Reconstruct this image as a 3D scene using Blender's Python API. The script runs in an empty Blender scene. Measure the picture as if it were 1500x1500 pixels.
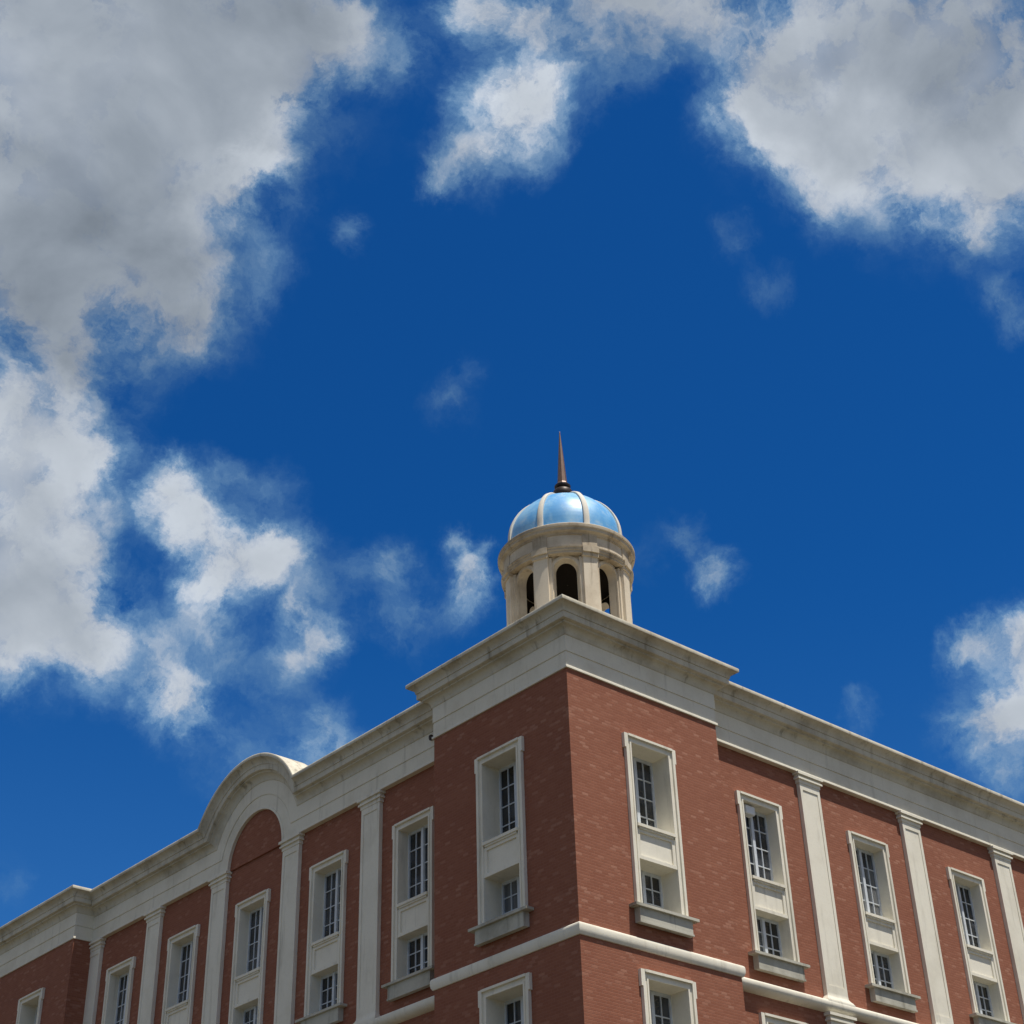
import bpy, math, random
from mathutils import Vector, Matrix
import numpy as np

random.seed(7)
scene = bpy.context.scene
col = scene.collection
R = math.radians
Z0 = 21.80                     # height of the cornice datum above the ground

# ------------------------------------------------------------------ camera
FWD = Vector((0.559964, 0.622586, 0.546652))
RIGHT = Vector((0.754792, -0.655420, -0.026709))
UP = Vector((-0.341658, -0.427565, 0.836934))
CAM = Vector((-26.7757, -27.7947, Z0 + -20.1657))
FPX = 2373.17                   # focal length for a 1500 px wide frame
cam_data = bpy.data.cameras.new("camera")
cam_data.sensor_width = 36.0
cam_data.lens = FPX / 1500.0 * 36.0
cam_data.clip_start = 0.1
cam_data.clip_end = 6000.0
cam = bpy.data.objects.new("camera", cam_data)
cam.matrix_world = Matrix(((RIGHT.x, UP.x, -FWD.x, CAM.x), (RIGHT.y, UP.y, -FWD.y, CAM.y),
                           (RIGHT.z, UP.z, -FWD.z, CAM.z), (0, 0, 0, 1)))
col.objects.link(cam)
scene.camera = cam

# ------------------------------------------------------------------ sun, exposure
SUN_AZ = R(171.0)              # clockwise from +Y
SUN_EL = R(70.0)
SUN_DIR = Vector((math.sin(SUN_AZ) * math.cos(SUN_EL), math.cos(SUN_AZ) * math.cos(SUN_EL), math.sin(SUN_EL)))
sun_data = bpy.data.lights.new("sun", 'SUN')
sun_data.energy = 5.0
sun_data.angle = R(0.53)
sun_data.color = (1.0, 0.95, 0.86)
sun = bpy.data.objects.new("sun", sun_data)
sun.rotation_euler = SUN_DIR.to_track_quat('Z', 'Y').to_euler()
sun.location = (0, -40, 80)
col.objects.link(sun)
scene.view_settings.view_transform = 'Standard'
scene.view_settings.look = 'None'
scene.view_settings.exposure = 0.0
scene.view_settings.gamma = 1.0
scene.cycles.use_denoising = True
scene.cycles.max_bounces = 8


class NT:
    """small helper to write node trees"""
    def __init__(self, tree):
        self.t = tree
        self.n = tree.nodes
        self.l = tree.links

    def put(self, sock, v):
        if v is None:
            return
        if isinstance(v, bpy.types.NodeSocket):
            self.l.new(v, sock)
        else:
            sock.default_value = v

    def math(self, op, a, b=None, c=None, clamp=False):
        n = self.n.new('ShaderNodeMath')
        n.operation = op
        n.use_clamp = clamp
        for i, v in enumerate((a, b, c)):
            self.put(n.inputs[i], v)
        return n.outputs[0]

    def vmath(self, op, a, b=None, scale=None):
        n = self.n.new('ShaderNodeVectorMath')
        n.operation = op
        self.put(n.inputs[0], a)
        if b is not None:
            self.put(n.inputs[1], b)
        if scale is not None:
            self.put(n.inputs['Scale'], scale)
        return n.outputs['Value'] if op in ('DOT_PRODUCT', 'LENGTH') else n.outputs['Vector']

    def noise(self, vec, scale, detail=4.0, rough=0.5, distort=0.0, color=False):
        n = self.n.new('ShaderNodeTexNoise')
        self.put(n.inputs['Vector'], vec)
        n.inputs['Scale'].default_value = scale
        n.inputs['Detail'].default_value = detail
        n.inputs['Roughness'].default_value = rough
        n.inputs['Distortion'].default_value = distort
        return n.outputs['Color' if color else 'Fac']

    def smooth(self, v, lo, hi, a=0.0, b=1.0):
        n = self.n.new('ShaderNodeMapRange')
        n.interpolation_type = 'SMOOTHSTEP'
        self.put(n.inputs['Value'], v)
        n.inputs['From Min'].default_value = lo
        n.inputs['From Max'].default_value = hi
        n.inputs['To Min'].default_value = a
        n.inputs['To Max'].default_value = b
        return n.outputs['Result']

    def mix(self, fac, a, b, mode='MIX'):
        n = self.n.new('ShaderNodeMix')
        n.data_type = 'RGBA'
        n.blend_type = mode
        self.put(n.inputs[0], fac)
        self.put(n.inputs[6], a)
        self.put(n.inputs[7], b)
        return n.outputs[2]

    def mapping(self, vec, scale=(1, 1, 1), loc=(0, 0, 0)):
        n = self.n.new('ShaderNodeMapping')
        self.put(n.inputs['Vector'], vec)
        n.inputs['Scale'].default_value = scale
        n.inputs['Location'].default_value = loc
        return n.outputs[0]


# ------------------------------------------------------------------ sky with cumulus
# each cloud puff is a soft lobe of the sky sphere: bearing (given as the pixel of the photograph it was
# measured at, turned into a fixed world direction here), angular size, thickness, brightness
PUFFS = [
    # large grey bank, upper left
    (40, 60, 150, 1.0, 0.52), (250, 50, 150, 1.0, 0.49), (420, 20, 80, .9, 0.51), (505, 15, 45, .7, 0.56), (80, 250, 150, 1.0, 0.47),
    (290, 200, 85, .9, 0.49), (372, 258, 36, .9, 0.82), (310, 110, 95, .9, 0.45), (60, 400, 110, 1.0, 0.41), (215, 400, 80, .95, 0.42),
    (265, 455, 48, .75, 0.43), (110, 520, 42, .8, 0.42), (355, 150, 60, .85, 0.56), (340, 300, 40, .7, 0.52),
    (400, 375, 40, .34, 0.56), (375, 440, 34, .32, 0.56), (428, 305, 30, .36, 0.56), (522, 345, 22, .28, 0.56),
    (540, 90, 40, .42, 0.60), (600, 55, 45, .40, 0.60), (585, 110, 34, .36, 0.60), (484, 108, 14, .45, 0.73),
    (205, 272, 62, .95, 0.47), (430, 110, 40, .8, 0.52), (450, 60, 50, .8, 0.52),
    # top middle
    (692, 5, 34, .85, .68), (745, 35, 55, .8, .62), (745, 165, 56, 1.05, .78), (790, 150, 34, .6, .7), (665, 235, 34, .44, .60),
    (720, 235, 40, .42, .60), (645, 268, 26, .40, .55), (840, 85, 55, .52, .55), (900, 85, 46, .52, .50), (955, 70, 34, .42, .50),
    # top right bank
    (850, -15, 52, .8, .52), (950, -18, 55, .85, .46), (1050, -5, 52, .9, .50), (1140, 100, 74, 1.0, .64), (1280, 60, 120, 1.0, .58),
    (1430, 90, 125, 1.0, .40), (1240, 190, 70, 1.0, .64), (1370, 215, 72, 1.0, .66), (1475, 245, 72, 1.0, .58), (1150, 195, 44, .8, .66),
    (1450, 300, 34, .85, .52), (1395, 345, 36, .40, .50), (1470, 430, 30, .40, .55), (1497, 470, 26, .42, .55),
    (1072, 350, 26, .34, .5), (1118, 405, 26, .38, .5), (1300, 320, 40, .30, .5), (780, 235, 36, .36, .55), (700, 560, 26, .26, .5),
    (1348, 268, 44, .9, .62), (1110, 170, 40, .8, .68),
    # left bank
    (0, 650, 82, 1.0, 0.68), (85, 645, 52, .95, 0.64), (128, 690, 36, .85, 0.66), (40, 760, 85, 1.0, 0.56), (0, 880, 85, 1.0, 0.66),
    (85, 880, 66, 1.0, 0.64), (125, 945, 40, .8, 0.66), (40, 935, 48, .7, 0.66), (150, 600, 42, .42, 0.46), (60, 572, 40, .55, 0.51),
    (170, 745, 26, .45, 0.61), (200, 880, 36, .48, 0.64), (232, 930, 44, .44, 0.64), (180, 1000, 42, .40, 0.61),
    # mid left puffs
    (250, 722, 38, 0.90, 0.73), (285, 775, 40, 0.96, 0.73), (322, 832, 44, 1.00, 0.73), (395, 822, 46, 0.83, 0.71), (325, 690, 32, 0.34, .60),
    (390, 715, 42, 0.34, .60), (445, 825, 36, 0.35, .6), (355, 760, 34, 0.29, .6), (270, 1020, 44, 0.93, .70), (292, 1052, 30, 0.42, .64),
    (440, 892, 34, 0.58, .64), (462, 938, 34, 0.71, .64), (310, 910, 44, 0.44, .58), (350, 960, 52, 0.35, .58), (420, 1010, 44, 0.35, .55),
    (468, 1075, 38, 0.56, .62), (225, 965, 44, 0.37, .58), (350, 1085, 52, 0.32, .55), (470, 1110, 26, 0.56, .64),
    # wisps left of the dome
    (690, 850, 34, 0.84, .64), (664, 785, 20, 0.44, .60), (715, 782, 15, 0.42, .60), (695, 815, 22, 0.60, .62), (560, 822, 32, 0.46, .55),
    (585, 875, 46, 0.40, .52), (600, 925, 40, 0.35, .50), (650, 885, 32, 0.37, .5), (500, 855, 38, 0.35, .5), (530, 905, 40, 0.35, .5),
    # right of the dome
    (1008, 775, 24, .44, .5), (1024, 806, 20, .46, .52), (1052, 845, 25, .58, .58), (945, 812, 30, .28, .5),
    # right edge
    (1400, 945, 26, .62, .62), (1490, 935, 40, 1.0, .66), (1500, 1020, 55, 1.0, .64), (1440, 1050, 40, .72, .60), (1400, 1068, 34, .45, .55),
    (1460, 1110, 44, .42, .55), (1490, 1140, 38, .36, .52), (1258, 1048, 20, .44, .58), (660, 590, 36, .36, .5), (20, 1290, 30, .30, .5),
]


def bearing(px, py):
    return (FWD * FPX + RIGHT * (px - 750.0) - UP * (py - 750.0)).normalized()


def cloud_group():
    g = bpy.data.node_groups.new("cumulus", 'ShaderNodeTree')
    g.interface.new_socket("Direction", in_out='INPUT', socket_type='NodeSocketVector')
    g.interface.new_socket("Density", in_out='OUTPUT', socket_type='NodeSocketFloat')
    g.interface.new_socket("Body", in_out='OUTPUT', socket_type='NodeSocketFloat')
    g.interface.new_socket("Light", in_out='OUTPUT', socket_type='NodeSocketFloat')
    gi = g.nodes.new('NodeGroupInput')
    go = g.nodes.new('NodeGroupOutput')
    q = NT(g)
    d0 = gi.outputs[0]
    # domain warp: broad swirls, then torn filaments
    w1 = q.vmath('SUBTRACT', q.noise(d0, 8.0, 2.0, .5, color=True), (.5, .5, .5))
    d = q.vmath('ADD', d0, q.vmath('SCALE', w1, scale=.045))
    w2 = q.vmath('SUBTRACT', q.noise(d, 26.0, 8.0, .68, color=True), (.5, .5, .5))
    d = q.vmath('NORMALIZE', q.vmath('ADD', d, q.vmath('SCALE', w2, scale=.046)))
    body = lit = None
    for px, py, s, a, b in PUFFS:
        k = (FPX / s) ** 2
        dot = q.vmath('DOT_PRODUCT', d, tuple(bearing(px, py)))
        k *= 2.6
        e = q.math('EXPONENT', q.math('MULTIPLY_ADD', dot, k, -k + 2.6 * math.log(a)))
        body = e if body is None else q.math('ADD', body, e)
        lit = q.math('MULTIPLY', e, b) if lit is None else q.math('MULTIPLY_ADD', e, b, lit)
    light = q.math('DIVIDE', lit, q.math('ADD', body, 1e-6))
    body = q.math('POWER', body, 1.0 / 2.6)
    # unseen cumulus added outside the view as fill light for the walls
    away = q.smooth(q.vmath('DOT_PRODUCT', d0, tuple(FWD)), .80, .89, 1.0, 0.0)
    rest = q.smooth(q.noise(d, 3.2, 5.0, .5), .40, .56, 0.0, 1.0)
    body = q.math('MULTIPLY_ADD', rest, away, body)
    light = q.math('MULTIPLY_ADD', q.math('MULTIPLY', away, .54), rest, light)
    sat = q.math('MINIMUM', body, 1.25)
    n1 = q.noise(q.vmath('ADD', d0, q.vmath('SCALE', w2, scale=.045)), 22.0, 9.0, .60)
    tex = q.math('MULTIPLY', q.math('SUBTRACT', n1, .5), 3.4)
    soft = q.math('MULTIPLY', sat, q.math('ADD', tex, 1.0))
    soft = q.math('MAXIMUM', soft, q.math('MULTIPLY', q.math('SUBTRACT', sat, .58), 1.8))
    g.links.new(soft, go.inputs['Density'])
    g.links.new(sat, go.inputs['Body'])
    g.links.new(light, go.inputs['Light'])
    return g


world = bpy.data.worlds.new("World")
scene.world = world
world.use_nodes = True
wt = world.node_tree
wt.nodes.clear()
q = NT(wt)
tc = wt.nodes.new('ShaderNodeTexCoord')
direction = q.vmath('NORMALIZE', tc.outputs['Generated'])
sky = wt.nodes.new('ShaderNodeTexSky')
sky.sky_type = 'NISHITA'
sky.sun_disc = False
sky.sun_elevation = SUN_EL
sky.sun_rotation = SUN_AZ
sky.altitude = 1500.0
sky.air_density = 1.0
sky.dust_density = 0.45
sky.ozone_density = 3.0
SKY_STRENGTH = 0.10
hs = wt.nodes.new('ShaderNodeHueSaturation')
hs.inputs['Saturation'].default_value = 1.22
hs.inputs['Value'].default_value = 1.0
wt.links.new(sky.outputs[0], hs.inputs['Color'])
blue = q.mix(1.0, hs.outputs[0], (0.145, 0.66, 1.03, 1.0), 'MULTIPLY')
sxyz = wt.nodes.new('ShaderNodeSeparateXYZ')
wt.links.new(direction, sxyz.inputs[0])
blue = q.mix(q.smooth(sxyz.outputs[2], .08, .52, .16, 0.0), blue, (2.2, 4.2, 6.4, 1.0))
grp = cloud_group()
ga = wt.nodes.new('ShaderNodeGroup')
ga.node_tree = grp
wt.links.new(direction, ga.inputs[0])
dens, body, light = ga.outputs['Density'], ga.outputs['Body'], ga.outputs['Light']
alpha = q.smooth(dens, .07, 1.10)
# billows: brighter where they turn towards the sun
towards = q.vmath('ADD', direction, tuple(SUN_DIR * 0.022))
r1 = q.math('SUBTRACT', q.noise(direction, 12.0, 6.0, .5, .3), q.noise(towards, 12.0, 6.0, .5, .3))
r2 = q.math('SUBTRACT', q.noise(direction, 30.0, 5.0, .5, .3), q.noise(towards, 30.0, 5.0, .5, .3))
shade = q.math('MULTIPLY_ADD', r1, .46, q.math('MULTIPLY_ADD', r2, .05, light))
shade = q.math('MULTIPLY_ADD', q.math('SUBTRACT', q.noise(direction, 6.0, 3.0, .5), .5), .16, shade)
# the thick middle is greyer than the sunlit rim
shade = q.math('ADD', shade, q.smooth(body, .55, 1.2, .10, -.03))
shade = q.math('MAXIMUM', q.math('MINIMUM', shade, .95), .16)
tint = q.mix(q.smooth(shade, .25, .75), (.70, .83, 1.0, 1.0), (.82, .90, 1.0, 1.0))
# thin veils scatter the blue behind them
tint = q.mix(q.smooth(alpha, .15, .95), (.42, .76, 1.0, 1.0), tint)
# unseen cloud outside the view is coloured warmer to warm the fill light
off_view = q.smooth(q.vmath('DOT_PRODUCT', direction, tuple(FWD)), .55, .88, 1.0, 0.0)
tint = q.mix(off_view, tint, (1.0, .93, .78, 1.0))
ccol = q.vmath('SCALE', tint, scale=q.math('MULTIPLY', shade, .90 / SKY_STRENGTH))
final = q.mix(alpha, blue, ccol)
bg = wt.nodes.new('ShaderNodeBackground')
bg.inputs['Strength'].default_value = SKY_STRENGTH
wt.links.new(final, bg.inputs['Color'])
wo = wt.nodes.new('ShaderNodeOutputWorld')
wt.links.new(bg.outputs[0], wo.inputs['Surface'])
world.cycles.sampling_method = 'MANUAL'
world.cycles.sample_map_resolution = 512


# ------------------------------------------------------------------ materials
def new_mat(name):
    m = bpy.data.materials.new(name)
    m.use_nodes = True
    t = m.node_tree
    b = t.nodes['Principled BSDF']
    return m, NT(t), b


def pos(q):
    return q.n.new('ShaderNodeNewGeometry').outputs['Position']


def bump(q, b, height, strength, dist):
    n = q.n.new('ShaderNodeBump')
    n.inputs['Strength'].default_value = strength
    n.inputs['Distance'].default_value = dist
    q.l.new(height, n.inputs['Height'])
    q.l.new(n.outputs[0], b.inputs['Normal'])


def mat_brick():
    m, q, b = new_mat("red_brick")
    p = pos(q)
    sep = q.n.new('ShaderNodeSeparateXYZ')
    q.l.new(p, sep.inputs[0])
    cmb = q.n.new('ShaderNodeCombineXYZ')
    q.l.new(q.math('ADD', sep.outputs[0], sep.outputs[1]), cmb.inputs[0])
    q.l.new(sep.outputs[2], cmb.inputs[1])
    uv = cmb.outputs[0]
    bt = q.n.new('ShaderNodeTexBrick')
    q.l.new(uv, bt.inputs['Vector'])
    bt.inputs['Color1'].default_value = (0, 0, 0, 1)
    bt.inputs['Color2'].default_value = (1, 1, 1, 1)
    bt.inputs['Mortar'].default_value = (.4, .4, .4, 1)
    bt.inputs['Scale'].default_value = 1.0
    bt.inputs['Mortar Size'].default_value = .008
    bt.inputs['Mortar Smooth'].default_value = .5
    bt.inputs['Brick Width'].default_value = .22
    bt.inputs['Row Height'].default_value = .080
    rnd = bt.outputs['Color']
    mort = bt.outputs['Fac']
    base = q.mix(rnd, (.268, .099, .058, 1), (.316, .124, .075, 1))
    pale = q.smooth(rnd, .84, .97)
    patch = q.smooth(q.noise(p, .55, 3.0, .5), .35, .65, .6, 1.0)
    base = q.mix(q.math('MULTIPLY', q.math('MULTIPLY', pale, patch), .42), base, (.50, .270, .190, 1))
    blotch = q.noise(p, .7, 5.0, .6)
    base = q.mix(q.smooth(blotch, .35, .75, 0, .40), base, (.225, .072, .042, 1))
    base = q.mix(q.math('MULTIPLY', mort, .42), base, (.36, .185, .130, 1))
    q.l.new(base, b.inputs['Base Color'])
    b.inputs['Roughness'].default_value = .86
    b.inputs['Specular IOR Level'].default_value = .25
    # uneven brick faces: they only show where the sun rakes across them
    h = q.math('MULTIPLY_ADD', q.noise(uv, 5.0, 3.0, .5), .45, q.math('MULTIPLY', mort, -.30))
    h = q.math('MULTIPLY_ADD', q.math('ADD', rnd, q.math('MULTIPLY', pale, 1.2)), .50, h)
    bump(q, b, h, .8, .012)
    return m


def mat_paint(name, base_c, stain_c, amount=.35, streak=.3, rough=.75):
    m, q, b = new_mat(name)
    p = pos(q)
    n1 = q.noise(p, .8, 6.0, .62)
    n2 = q.noise(q.mapping(p, (3.2, 3.2, .35)), 1.0, 6.0, .62)
    n3 = q.noise(p, 14.0, 4.0, .6)
    c = q.mix(q.smooth(n1, .42, .72, 0, amount), base_c + (1,), stain_c + (1,))
    c = q.mix(q.smooth(n2, .54, .74, 0, streak), c, tuple(x * .7 for x in stain_c) + (1,))
    c = q.mix(q.smooth(n3, .50, .80, 0, .22), c, stain_c + (1,))
    q.l.new(c, b.inputs['Base Color'])
    b.inputs['Roughness'].default_value = rough
    b.inputs['Specular IOR Level'].default_value = .3
    bump(q, b, n3, .25, .008)
    return m


def mat_plain(name, c, rough, metal=0.0, spec=.5, noise_amt=0.0, nscale=8.0):
    m, q, b = new_mat(name)
    if noise_amt:
        n = q.noise(pos(q), nscale, 5.0, .6)
        cc = q.mix(q.smooth(n, .3, .75, 0, noise_amt), c + (1,), tuple(x * .45 for x in c) + (1,))
        q.l.new(cc, b.inputs['Base Color'])
    else:
        b.inputs['Base Color'].default_value = c + (1,)
    b.inputs['Roughness'].default_value = rough
    b.inputs['Metallic'].default_value = metal
    b.inputs['Specular IOR Level'].default_value = spec
    return m


def mat_glass():
    m, q, b = new_mat("window_glass")
    p = pos(q)
    rid = q.n.new('ShaderNodeObjectInfo').outputs['Random']
    n = q.noise(p, 1.3, 3.0, .5)
    c = q.mix(q.smooth(n, .42, .7), (.005, .006, .008, 1), (.055, .062, .074, 1))  # uneven reflections put into the pane colour as paler blotches
    # drawn curtains behind some of the windows
    folds = q.noise(q.mapping(p, (9.0, 9.0, .25)), 1.0, 2.0, .5)
    cur = q.mix(q.smooth(folds, .3, .7), (.075, .082, .088, 1), (.155, .16, .165, 1))
    drawn = q.math('MULTIPLY', q.smooth(rid, .55, .60), q.smooth(q.noise(p, .55, 1.0, .5), .44, .54))
    c = q.mix(drawn, c, cur)
    q.l.new(c, b.inputs['Base Color'])
    b.inputs['Roughness'].default_value = .05
    b.inputs['Specular IOR Level'].default_value = .9
    bump(q, b, q.noise(p, 1.6, 2.0, .5), .22, .03)
    return m


def mat_dome():
    m, q, b = new_mat("blue_dome_tile")
    p = pos(q)
    sep = q.n.new('ShaderNodeSeparateXYZ')
    q.l.new(p, sep.inputs[0])
    band = q.noise(q.mapping(p, (.6, .6, 5.0)), 1.0, 4.0, .6)
    n = q.noise(p, 3.0, 5.0, .6)
    n2 = q.noise(q.mapping(p, (1.0, 1.0, .55)), 1.6, 6.0, .65)
    c = q.mix(q.smooth(n2, .35, .65), (.11, .38, .74, 1), (.27, .55, .82, 1))
    c = q.mix(q.smooth(n, .50, .72, 0, .55), c, (.42, .58, .72, 1))
    c = q.mix(q.smooth(band, .58, .75, 0, .35), c, (.12, .27, .42, 1))
    q.l.new(c, b.inputs['Base Color'])
    b.inputs['Roughness'].default_value = .42
    b.inputs['Specular IOR Level'].default_value = .5
    w = q.n.new('ShaderNodeTexWave')
    w.wave_type = 'BANDS'
    w.bands_direction = 'Z'
    q.l.new(p, w.inputs['Vector'])
    w.inputs['Scale'].default_value = 2.2
    w.inputs['Distortion'].default_value = .6
    bump(q, b, q.math('MULTIPLY_ADD', n, 2.5, w.outputs['Fac']), .05, .010)
    return m


M = {}
M['brick'] = mat_brick()
M['cream'] = mat_paint("cream_render", (.83, .785, .665), (.56, .51, .40), .36, .42)
M['cornice'] = mat_paint("weathered_shaded_cornice_render", (.66, .615, .50), (.235, .19, .12), .50, .66)  # weathering, with the soffit's shade also put into the darker base colour
M['fascia'] = mat_paint("frieze_render", (.79, .745, .625), (.53, .48, .37), .42, .42)
M['sill'] = mat_paint("weathered_sill", (.54, .52, .44), (.22, .205, .155), .55, .65)
M['drum'] = mat_paint("stained_drum_render", (.74, .645, .50), (.36, .255, .145), .48, .75)
M['drum_moulding'] = mat_paint("stained_drum_moulding", (.58, .49, .36), (.15, .095, .05), .65, .9)
M['rib'] = mat_paint("dome_rib_render", (.70, .66, .58), (.45, .39, .31), .3, .4)
M['sash'] = mat_plain("white_sash_paint", (.66, .70, .74), .45, noise_amt=.25, nscale=5.0)
M['glass'] = mat_glass()
M['dome'] = mat_dome()
M['copper'] = mat_plain("brown_spire_metal", (.20, .115, .08), .42, .25, .5, .35, 6.0)
M['dark_metal'] = mat_plain("dark_collar_metal", (.045, .028, .022), .45, .3, .5, .4, 8.0)
M['dark'] = mat_plain("dark_interior", (.020, .015, .011), .9, spec=.1)  # shade inside the drum put into this near-black colour
M['roof'] = mat_plain("grey_roofing", (.30, .29, .27), .85, noise_amt=.4, nscale=2.0)
M['white_box'] = mat_plain("white_enamel", (.78, .78, .77), .4)


def mat_ground():
    m, q, b = new_mat("dark_ground")  # unseen ground, coloured dark to weaken the light it bounces up
    p = pos(q)
    n = q.noise(p, .05, 5.0, .6)
    f = q.noise(p, 2.0, 6.0, .65)
    c = q.mix(q.smooth(n, .4, .65), (.070, .058, .034, 1), (.050, .044, .025, 1))
    c = q.mix(q.smooth(f, .45, .75, 0, .4), c, (.040, .036, .020, 1))
    q.l.new(c, b.inputs['Base Color'])
    b.inputs['Roughness'].default_value = .9
    return m


M['ground'] = mat_ground()


# ------------------------------------------------------------------ mesh tools
class MB:
    def __init__(self):
        self.v = []
        self.f = []

    def quad(self, a, b, c, d):
        i = len(self.v)
        self.v += [tuple(a), tuple(b), tuple(c), tuple(d)]
        self.f.append((i, i + 1, i + 2, i + 3))

    def tri(self, a, b, c):
        i = len(self.v)
        self.v += [tuple(a), tuple(b), tuple(c)]
        self.f.append((i, i + 1, i + 2))

    def box(self, x0, x1, y0, y1, z0, z1):
        i = len(self.v)
        self.v += [(x0, y0, z0), (x1, y0, z0), (x1, y1, z0), (x0, y1, z0),
                   (x0, y0, z1), (x1, y0, z1), (x1, y1, z1), (x0, y1, z1)]
        for q in ((0, 3, 2, 1), (4, 5, 6, 7), (0, 1, 5, 4), (1, 2, 6, 5), (2, 3, 7, 6), (3, 0, 4, 7)):
            self.f.append(tuple(i + k for k in q))

    def grid(self, rows, close=False):
        """rows: list of equally long point lists"""
        i = len(self.v)
        n = len(rows[0])
        for r in rows:
            self.v += [tuple(p) for p in r]
        for a in range(len(rows) - 1):
            for b in range(n if close else n - 1):
                c = (b + 1) % n
                self.f.append((i + a * n + b, i + a * n + c, i + (a + 1) * n + c, i + (a + 1) * n + b))

    def fan(self, pts):
        i = len(self.v)
        self.v += [tuple(p) for p in pts]
        self.f.append(tuple(range(i, i + len(pts))))

    def lathe(self, prof, cx, cy, seg=96):
        rows = []
        for r, z in prof:
            rows.append([(cx + r * math.cos(2 * math.pi * k / seg), cy + r * math.sin(2 * math.pi * k / seg), z) for k in range(seg)])
        self.grid(rows, True)

    def build(self, name, mat, parent=None, smooth=None, weld=True):
        me = bpy.data.meshes.new(name)
        me.from_pydata(self.v, [], self.f)
        import bmesh
        bm = bmesh.new()
        bm.from_mesh(me)
        if weld:
            bmesh.ops.remove_doubles(bm, verts=bm.verts, dist=1e-5)
        bmesh.ops.recalc_face_normals(bm, faces=bm.faces)
        bm.to_mesh(me)
        bm.free()
        me.materials.append(mat)
        if smooth is not None:
            me.polygons.foreach_set('use_smooth', [True] * len(me.polygons))
            me.set_sharp_from_angle(angle=R(smooth))
        o = bpy.data.objects.new(name, me)
        col.objects.link(o)
        if parent:
            o.parent = parent
        return o


def tag(o, label=None, cat=None, group=None, kind=None):
    if label:
        o['label'] = label
    if cat:
        o['category'] = cat
    if group:
        o['group'] = group
    if kind:
        o['kind'] = kind


def sweep(mb, path, prof):
    """prof: (d outward, z) pairs carried along a plan polyline; outward lies left of the walking direction"""
    P = [Vector(p) for p in path]
    n = []
    for i in range(len(P) - 1):
        t = (P[i + 1] - P[i]).normalized()
        n.append(Vector((-t.y, t.x)))
    rows = []
    for d, z in prof:
        row = []
        for i, p in enumerate(P):
            if i == 0:
                o = n[0]
            elif i == len(P) - 1:
                o = n[-1]
            else:
                s = n[i - 1] + n[i]
                o = s / (s.dot(n[i]))
            row.append((p.x + o.x * d, p.y + o.y * d, z))
        rows.append(row)
    mb.grid(rows)


def holed_wall(mb, fn, u0, u1, z0, z1, holes):
    us = sorted({u0, u1, *[h[0] for h in holes], *[h[1] for h in holes]})
    zs = sorted({z0, z1, *[h[2] for h in holes], *[h[3] for h in holes]})
    for a, b in zip(us, us[1:]):
        for c, d in zip(zs, zs[1:]):
            mu, mz = (a + b) / 2, (c + d) / 2
            if any(h[0] < mu < h[1] and h[2] < mz < h[3] for h in holes):
                continue
            mb.quad(fn(a, c), fn(b, c), fn(b, d), fn(a, d))


def copy_tree(o, parent=None):
    c = o.copy()
    col.objects.link(c)
    if parent is not None:
        c.parent = parent
    for ch in list(o.children):
        k = ch.copy()
        col.objects.link(k)
        k.parent = c
        k.matrix_parent_inverse = ch.matrix_parent_inverse.copy()
    return c


# ------------------------------------------------------------------ ground
g = MB()
g.quad((-3000, -3000, 0), (3000, -3000, 0), (3000, 3000, 0), (-3000, 3000, 0))
ground = g.build('ground', M['ground'])
tag(ground, 'dark open ground the building stands on', 'ground', kind='structure')

# ------------------------------------------------------------------ the building
WR, WL = 5.82, 5.65            # corner tower, along each street front
YF, XF = 0.66, 0.957           # front plane of pilasters and frieze on the two long fronts
YW, XW = 0.79, 1.087           # brick plane of the two long fronts
XT, YT = 0.22, 27.45           # far corner tower on the left front
LT = 9.50
XEND, YEND = 40.0, 40.0
building = bpy.data.objects.new('brick_building', None)
col.objects.link(building)
tag(building, 'red brick classical building with cream trim and a blue domed cupola on its corner', 'building')

WIN_R = [8.26, 13.32, 18.42, 23.48]
WIN_L = [7.93, 12.23, 16.50, 20.80, 25.10]
PIL_R = [10.67, 15.70, 20.74, 25.78]
PIL_L = [9.98, 14.28, 18.58, 22.87]
LOW = -6.42                    # the storeys below repeat the upper pair this much lower


def hole(c, dz=0.0):
    return (c - .80, c + .80, Z0 - 6.17 + dz, Z0 - 1.46 + dz)


def holes(cs):
    return [hole(c) for c in cs] + [hole(c, LOW) for c in cs]


ZT = Z0 + 1.0
# corner tower brickwork: all four sides
w = MB()
holed_wall(w, lambda u, z: (u, 0.0, z), 0, WR, 0, ZT, holes([2.92]))
holed_wall(w, lambda u, z: (0.0, u, z), 0, WL, 0, ZT, holes([2.77]))
holed_wall(w, lambda u, z: (WR, u, z), 0, YW + .5, 0, ZT, [])
holed_wall(w, lambda u, z: (u, WL, z), 0, XW + .5, 0, ZT, [])
w.build('tower_wall', M['brick'], building)
w = MB()
holed_wall(w, lambda u, z: (u, YW, z), WR - .3, XEND, 0, ZT, holes(WIN_R))
holed_wall(w, lambda u, z: (XEND, u, z), YW, 14.0, 0, ZT, [])
w.build('right_wall', M['brick'], building)
w = MB()
holed_wall(w, lambda u, z: (XW, u, z), WL - .3, YT + .2, 0, Z0 + .45, holes(WIN_L))
w.build('left_wall', M['brick'], building)
w = MB()
holed_wall(w, lambda u, z: (XT, u, z), YT, YT + LT, 0, ZT, holes([YT + 2.85]))
holed_wall(w, lambda u, z: (u, YT, z), XT, XW + .4, 0, ZT, [])
holed_wall(w, lambda u, z: (u, YT + LT, z), XT, 14.0, 0, ZT, [])
w.build('far_tower_wall', M['brick'], building)
w = MB()
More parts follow.
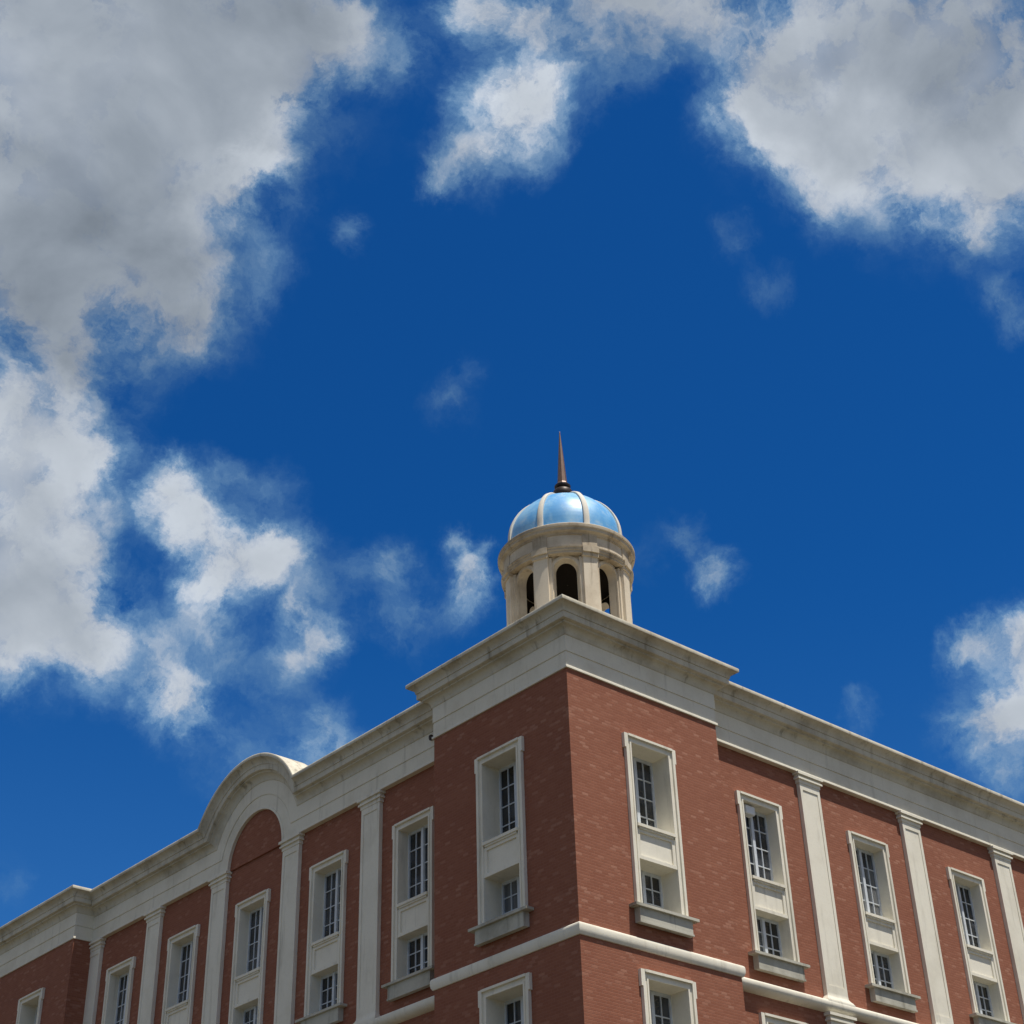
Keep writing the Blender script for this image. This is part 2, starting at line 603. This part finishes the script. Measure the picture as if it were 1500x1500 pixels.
holed_wall(w, lambda u, z: (u, 14.0, z), 14.0, XEND, 0, Z0 + 1.7, [])
holed_wall(w, lambda u, z: (14.0, u, z), 14.0, YT + LT, 0, Z0 + 1.7, [])
w.build('court_wall', M['brick'], building)

# roof decks behind the cornices
w = MB()
w.box(.4, WR - .4, .4, WL - .4, Z0 + 1.60, Z0 + 1.78)
w.box(WR - .4, XEND, 1.3, 14.0, Z0 + 1.55, Z0 + 1.72)
w.box(1.5, 14.0, WL - .4, YT + .4, Z0 + 1.55, Z0 + 1.70)
w.box(.7, 14.0, YT + .4, YT + LT, Z0 + 1.57, Z0 + 1.74)
w.build('roof', M['roof'], building)

# entablature profiles: architrave and frieze, then the cornice above
ENT = [(-.30, .0), (.050, .0), (.055, .055), (.046, .075), (.018, .085), (.018, .470), (.004, .478), (.004, .506), (.034, .512), (.034, .985)]
COR = [(.034, .98), (.062, 1.0), (.070, 1.06), (.095, 1.125), (.14, 1.18), (.19, 1.212), (.255, 1.22), (.255, 1.268), (.362, 1.282),
       (.372, 1.292), (.372, 1.462), (.398, 1.469), (.400, 1.502), (.415, 1.55), (.455, 1.605), (.515, 1.645), (.555, 1.662), (.600, 1.672),
       (.605, 1.69), (.605, 1.765), (.595, 1.785), (.30, 1.83), (-.9, 1.86)]


def entablature(path, dz=0.0):
    e = MB()
    sweep(e, path, [(d, Z0 + z + dz) for d, z in ENT])
    eo = e.build('entablature', M['fascia'], building, smooth=30)
    c = MB()
    sweep(c, path, [(d, Z0 + z + dz) for d, z in COR])
    c.build('cornice', M['cornice'], eo, smooth=32)
    return eo


entablature([(WR, 1.6), (WR, 0), (0, 0), (0, WL), (1.9, WL)], 0.0)
entablature([(XEND, YF), (WR - .25, YF)], -.03)
entablature([(1.9, YT), (XT, YT), (XT, YT + LT), (XT + .9, YT + LT)], .03)

# left front: the entablature lifts into a round arch over the middle bay
AC, AR = 16.40, 1.62


def arched(mb, prof, ya, yb, zbase):
    rows = []
    for d, z in prof:
        rr = AR + max(z, 0.0)
        a0 = math.asin(max(z, 0.0) / rr)
        row = [(XF - d, ya, zbase + z)]
        s = rr * math.cos(a0)
        row.append((XF - d, AC - s - .02, zbase + z))
        for k in range(49):
            a = math.pi - a0 - (math.pi - 2 * a0) * k / 48.0
            row.append((XF - d, AC + rr * math.cos(a), zbase + rr * math.sin(a) if k not in (0, 48) else zbase + z))
        row.append((XF - d, AC + s + .02, zbase + z))
        row.append((XF - d, yb, zbase + z))
        rows.append(row)
    mb.grid(rows)


e = MB()
arched(e, ENT, WL - .25, YT + .2, Z0 - .02)
eo = e.build('entablature', M['fascia'], building, smooth=30)
c = MB()
arched(c, COR[:-2] + [(.59, 1.79), (-.55, 1.79), (-.56, 1.60)], WL - .25, YT + .2, Z0 - .02)
c.build('cornice', M['cornice'], eo, smooth=32)
# brick tympanum filling the arch, a little proud of the wall below
t = MB()
pts = [(AC + (AR + .06) * math.cos(math.pi * k / 48), Z0 - .02 + (AR + .06) * math.sin(math.pi * k / 48)) for k in range(49)]
front = [(XW - .07, y, z) for y, z in pts]
back = [(XW + .4, y, z) for y, z in pts]
t.fan(front)
t.grid([front, back], True)
t.build('tympanum', M['brick'], building)

# string courses
STR_T = [(-.1, -6.965), (.05, -6.985), (.075, -7.01), (.085, -7.06), (.085, -7.15), (.07, -7.22), (.035, -7.28), (-.1, -7.295)]
STR_M = [(-.1, -6.955), (.20, -6.98), (.235, -7.0), (.25, -7.05), (.25, -7.11), (.235, -7.17), (.19, -7.22), (.12, -7.26), (.04, -7.285), (-.1, -7.295)]
for path, prof in (([(WR, .7), (WR, 0), (0, 0), (0, WL), (.95, WL)], STR_T), ([(XEND, YW), (WR - .05, YW)], STR_M),
                   ([(XW, WL - .05), (XW, YT + .05)], STR_M), ([(.95, YT), (XT, YT), (XT, YT + LT)], STR_T)):
    s = MB()
    sweep(s, path, [(d, Z0 + z) for d, z in prof])
    s.build('string_course', M['cream'], building, smooth=50)


# ------------------------------------------------------------------ windows (local: x along the wall, -y out of it)
def sash_mesh(dep, z0, z1, rows_n):
    s = MB()
    hw = .71
    fr = .055
    y0, y1 = dep - .03, dep + .04
    s.box(-hw, -hw + fr, y0, y1, z0, z1)
    s.box(hw - fr, hw, y0, y1, z0, z1)
    s.box(-hw + fr, hw - fr, y0, y1, z1 - fr, z1)
    s.box(-hw + fr, hw - fr, y0, y1, z0, z0 + fr)
    s.box(-.055, .055, y0 - .03, y1 - .005, z0 + fr, z1 - fr)
    n = rows_n
    for sx in (-1, 1):
        xa, xb = sorted((sx * .055, sx * (hw - fr)))
        # casement rails
        s.box(xa, xb, y0 + .01, y1 - .01, z1 - fr - .03, z1 - fr)
        s.box(xa, xb, y0 + .01, y1 - .01, z0 + fr, z0 + fr + .035)
        xm = (xa + xb) / 2
        s.box(xm - .014, xm + .014, y0 + .015, y1 - .02, z0 + fr + .035, z1 - fr - .03)
        for k in range(1, n):
            zz = z0 + fr + (z1 - z0 - 2 * fr) * k / n
            s.box(xa, xm - .014, y0 + .018, y1 - .022, zz - .014, zz + .014)
            s.box(xm + .014, xb, y0 + .018, y1 - .022, zz - .014, zz + .014)
    return s


def make_window(dep):
    s = MB()
    top, bot = -1.39, -6.15
    for sx in (-1, 1):
        xa, xb = sorted((sx * .71, sx * .90))
        s.box(xa, xb, -.05, dep + .10, bot, top)
        xa, xb = sorted((sx * .85, sx * .935))
        s.box(xa, xb, -.10, .012, bot, top + .03)
        xa, xb = sorted((sx * .712, sx * .765))
        s.box(xa, xb, -.072, -.049, bot, -1.575)
        xa, xb = sorted((sx * .935, sx * .985))
        s.box(xa, xb, -.098, .012, -1.78, top + .03)
    s.box(-.71, .71, -.05, dep + .10, -1.58, top)
    s.box(-.85, .85, -.125, .012, top - .035, top + .03)
    s.box(-.765, .765, -.072, -.049, -1.575, -1.525)
    win = s.build('window', M['cream'], None)
    p = MB()
    p.box(-.71, .71, .006, dep + .10, -4.84, -3.88)
    p.box(-.71, -.60, -.040, .007, -4.743, -4.012)
    p.box(.60, .71, -.040, .007, -4.743, -4.012)
    p.box(-.60, .60, -.040, .007, -4.10, -4.012)
    p.box(-.71, .71, -.052, .007, -4.842, -4.745)
    p.box(-.709, .709, -.115, .007, -3.960, -3.878)
    p.box(-.64, .64, -.080, .007, -4.010, -3.962)
    p.build('panel', M['cream'], win)
    k = MB()
    k.box(-1.15, 1.15, -.27, .012, -6.225, -6.152)
    k.box(-.71, .71, .012, dep + .12, -6.22, -6.155)
    k.box(-.96, .96, -.19, .01, -6.60, -6.226)
    k.box(-.98, .98, -.205, -.05, -6.625, -6.575)
    k.build('sill', M['sill'], win)
    sash_mesh(dep, -3.88, -1.58, 4).build('sash', M['sash'], win)
    sash_mesh(dep, -6.155, -4.84, 3).build('sash', M['sash'], win)
    for z0, z1 in ((-3.87, -1.59), (-6.145, -4.85)):
        gl = MB()
        gl.box(-.70, .70, dep + .018, dep + .026, z0, z1)
        gl.build('pane', M['glass'], win)
    return win


deep, shallow = make_window(.58), make_window(.34)
used = set()


def place_window(proto, x, y, dz, rot):
    o = proto if proto.name not in used else copy_tree(proto)
    used.add(proto.name)
    o.parent = building
    o.location = (x, y, Z0 + dz)
    o.rotation_euler = (0, 0, rot)


for dz in (0.0, LOW):
    place_window(deep, 2.92, 0.0, dz, 0)
    place_window(deep, 0.0, 2.77, dz, -math.pi / 2)
    for x in WIN_R:
        place_window(shallow, x, YW, dz, 0)
    for y in WIN_L:
        place_window(shallow, XW, y, dz, -math.pi / 2)
    place_window(deep, XT, YT + 2.85, dz, -math.pi / 2)


# ------------------------------------------------------------------ pilasters (local origin at the wall plane, cornice datum)
def make_pilaster():
    s = MB()
    s.box(-.46, .46, -.108, .05, -6.80, -.36)
    for sx in (-1, 1):
        xa, xb = sorted((sx * .35, sx * .462))
        s.box(xa, xb, -.132, -.05, -6.72, -.36)
    s.box(-.35, .35, -.132, -.05, -.56, -.36)
    s.box(-.35, .35, -.132, -.05, -6.72, -6.50)
    sh = s.build('pilaster', M['cream'], None)
    c = MB()
    c.box(-.585, .585, -.235, .04, -.105, -.024)
    c.box(-.52, .52, -.165, .04, -.185, -.105)
    c.box(-.56, .56, -.205, .04, -.245, -.185)
    c.box(-.50, .50, -.150, .04, -.36, -.245)
    c.build('capital', M['cream'], sh)
    b = MB()
    rows = []
    for wd, dp, z in ((.462, .134, -6.72), (.465, .137, -6.80), (.50, .165, -6.86), (.56, .215, -6.92), (.60, .246, -6.985), (.60, .235, -7.06)):
        rows.append([(-wd, .03, z), (-wd, -dp, z), (wd, -dp, z), (wd, .03, z)])
    b.grid(rows)
    b.build('base', M['cream'], sh, smooth=50)
    return sh


pil = make_pilaster()
first = True
for dz in (0.0, -7.29):
    for x, y, rot in [(x, YW, 0) for x in PIL_R] + [(XW, y, -math.pi / 2) for y in PIL_L + [YT - .30]]:
        o = pil if first else copy_tree(pil)
        first = False
        o.parent = building
        o.location = (x, y, Z0 + dz)
        o.rotation_euler = (0, 0, rot)

# ------------------------------------------------------------------ cupola on the corner tower
CX, CY = 2.86, 2.73
BAY = math.pi / 4
RW, RI = 1.72, 1.46
ZB, ZW = Z0 + 1.70, Z0 + 4.90
OP_W, OP_SP, OP_B = .365, Z0 + 4.39, Z0 + 2.30


def pol(a, r, z):
    return (CX + r * math.cos(a), CY + r * math.sin(a), z)


arc = [(OP_W * math.cos(math.pi * k / 16), OP_SP + OP_W * math.sin(math.pi * k / 16)) for k in range(17)]   # right to left
outline = [(OP_W, OP_B)] + arc + [(-OP_W, OP_B)]
drum = MB()
inner = MB()
for k in range(8):
    a0 = math.radians(225) + k * BAY
    hb = RW * BAY / 2
    for r, mb in ((RW, drum), (RI, inner)):
        sc = 1.0 / RW

        def P(u, z):
            return pol(a0 + u * sc, r, z)
        for sx in (-1, 1):
            us = [sx * (OP_W + (hb - OP_W) * i / 3) for i in range(4)]
            for ua, ub in zip(us, us[1:]):
                mb.quad(P(ua, ZB), P(ub, ZB), P(ub, ZW), P(ua, ZW))
        for (ua, za), (ub, zb) in zip(arc, arc[1:]):
            mb.quad(P(ua, za), P(ub, zb), P(ub, ZW), P(ua, ZW))
        us = [-OP_W + 2 * OP_W * i / 3 for i in range(4)]
        for ua, ub in zip(us, us[1:]):
            mb.quad(P(ua, ZB), P(ub, ZB), P(ub, OP_B), P(ua, OP_B))
    ro = [pol(a0 + u / RW, RW, z) for u, z in outline]
    ri = [pol(a0 + u / RW, RI, z) for u, z in outline]
    drum.grid([ro, ri], True)
cup = drum.build('cupola', M['drum'], building, smooth=35)
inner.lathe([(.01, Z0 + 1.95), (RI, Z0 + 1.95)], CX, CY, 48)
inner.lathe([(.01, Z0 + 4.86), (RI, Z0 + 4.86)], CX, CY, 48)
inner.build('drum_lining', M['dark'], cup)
for k in range(8):
    a0 = math.radians(225) + k * BAY
    av = MB()
    off = .095
    arc2 = [((OP_W + off) * math.cos(math.pi * j / 16), OP_SP + (OP_W + off) * math.sin(math.pi * j / 16)) for j in range(17)]
    o1 = [(OP_W, OP_B)] + arc + [(-OP_W, OP_B)]
    o2 = [(OP_W + off, OP_B)] + arc2 + [(-OP_W - off, OP_B)]
    av.grid([[pol(a0 + u / RW, RW - .02, z) for u, z in o1], [pol(a0 + u / RW, RW + .055, z) for u, z in o1],
             [pol(a0 + u / RW, RW + .055, z) for u, z in o2], [pol(a0 + u / RW, RW - .02, z) for u, z in o2]])
    av.build('archivolt', M['drum'], cup, smooth=35)
    ap = a0 + BAY / 2
    pm = MB()

    def blk(hw, r0, r1, z0, z1, mb):
        n = 4
        fr = [(-hw + 2 * hw * i / n) for i in range(n + 1)]
        top = [pol(ap + u / r1, r1, z1) for u in fr]
        bo = [pol(ap + u / r1, r1, z0) for u in fr]
        tb = [pol(ap + u / r1, r0, z1) for u in fr]
        bb = [pol(ap + u / r1, r0, z0) for u in fr]
        mb.grid([bb, bo, top, tb, bb])
        for e in (0, n):
            mb.quad(bb[e], bo[e], top[e], tb[e])
    blk(.225, 1.6, 1.935, ZB, Z0 + 4.74, pm)
    blk(.305, 1.6, 1.835, ZB, Z0 + 4.78, pm)
    pmo = pm.build('pilaster', M['drum'], cup, smooth=25)
    cm = MB()
    blk(.255, 1.6, 1.985, Z0 + 4.74, Z0 + 4.86, cm)
    blk(.235, 1.7, 1.962, Z0 + 5.06, Z0 + 5.49, cm)
    blk(.255, 1.7, 2.040, Z0 + 4.862, Z0 + 5.058, cm)
    cm.build('capital', M['drum_moulding'], cup, smooth=25)
ent = MB()
ent.lathe([(r, Z0 + z) for r, z in [(1.42, 4.84), (1.955, 4.84), (1.96, 4.91), (1.985, 4.93), (1.99, 4.99), (2.015, 5.01), (2.02, 5.045), (1.935, 5.06)]], CX, CY)
ent.build('architrave', M['drum_moulding'], cup, smooth=30)
ent = MB()
ent.lathe([(r, Z0 + z) for r, z in [(1.93, 5.055), (1.93, 5.455)]], CX, CY)
ent.build('frieze', M['drum'], cup, smooth=30)
ent = MB()
ent.lathe([(r, Z0 + z) for r, z in [(1.92, 5.45), (1.96, 5.47), (1.97, 5.51), (2.005, 5.545), (2.065, 5.565), (2.07, 5.60), (2.075, 5.655), (2.105, 5.675),
                                    (2.11, 5.70), (2.11, 5.775), (2.09, 5.80), (1.95, 5.84), (1.5, 5.87)]], CX, CY)
ent.build('drum_cornice', M['drum_moulding'], cup, smooth=30)
RD, HD, ZD = 1.80, 1.74, Z0 + 6.14
dm = MB()
prof = [(RD + .03, Z0 + 5.80), (RD + .03, Z0 + 5.92), (RD, Z0 + 5.95), (RD, ZD)]
prof += [(RD * math.cos(math.pi / 2 * k / 32), ZD + HD * math.sin(math.pi / 2 * k / 32)) for k in range(1, 32)]
prof += [(.01, ZD + HD)]
dm.lathe(prof, CX, CY, 96)
dm.build('dome', M['dome'], cup, smooth=40)
for k in range(8):
    a = math.radians(225) + BAY * (k + .5)
    rb = MB()
    rows = []
    for j in range(0, 31):
        t = math.pi / 2 * j / 32
        r, z = RD * math.cos(t), ZD + HD * math.sin(t)
        nr, nz = math.cos(t) / RD, math.sin(t) / HD
        ln = math.hypot(nr, nz)
        nr, nz = nr / ln, nz / ln
        hw = .090 - .032 * j / 30
        row = []
        for u, h in ((-hw, -.03), (-hw, .045), (-hw * .6, .065), (hw * .6, .065), (hw, .045), (hw, -.03)):
            rr = r + nr * h
            row.append((CX + rr * math.cos(a) - u * math.sin(a), CY + rr * math.sin(a) + u * math.cos(a), z + nz * h))
        rows.append(row)
    rows.insert(0, [(p[0], p[1], Z0 + 5.80) for p in rows[0]])
    rb.grid(rows)
    rb.build('rib', M['rib'], cup, smooth=35)
cl = MB()
cl.lathe([(r, Z0 + z) for r, z in [(.40, 7.66), (.38, 7.86), (.24, 7.93), (.24, 8.02), (.29, 8.06), (.315, 8.12), (.315, 8.25), (.28, 8.31),
                                   (.22, 8.34), (.20, 8.40), (.25, 8.43), (.26, 8.48), (.22, 8.53), (.14, 8.55), (.01, 8.555)]], CX, CY, 40)
cl.build('collar', M['dark_metal'], cup, smooth=40)
sp = MB()
sp.lathe([(r, Z0 + z) for r, z in [(.19, 8.54), (.155, 8.62), (.135, 8.90), (.105, 9.35), (.07, 9.85), (.035, 10.32), (.014, 10.60), (.002, 10.64)]], CX, CY, 8)
sp.build('spire', M['copper'], cup)

# ------------------------------------------------------------------ small things
d = MB()
d.lathe([(.01, -.07), (.06, -.07), (.075, -.03), (.075, .05), (.05, .08), (.01, .09)], 0, 0, 20)
dr = d.build('drain_spout', M['dark_metal'], building, smooth=40)
dr.location = (XF - .09, 6.88, Z0 + .76)
bx = MB()
bx.box(-.20, .20, -.10, .12, -.13, .13)
bx.box(-.185, .185, -.125, -.10, -.115, .115)
bx.box(-.03, .03, -.02, .04, .13, .20)
bo = bx.build('vent_box', M['white_box'])
tag(bo, 'small white box fixed under the head of the first window right of the corner tower', 'box')
bo.location = (WIN_R[0] - .30, YW + .16, Z0 - 1.76)
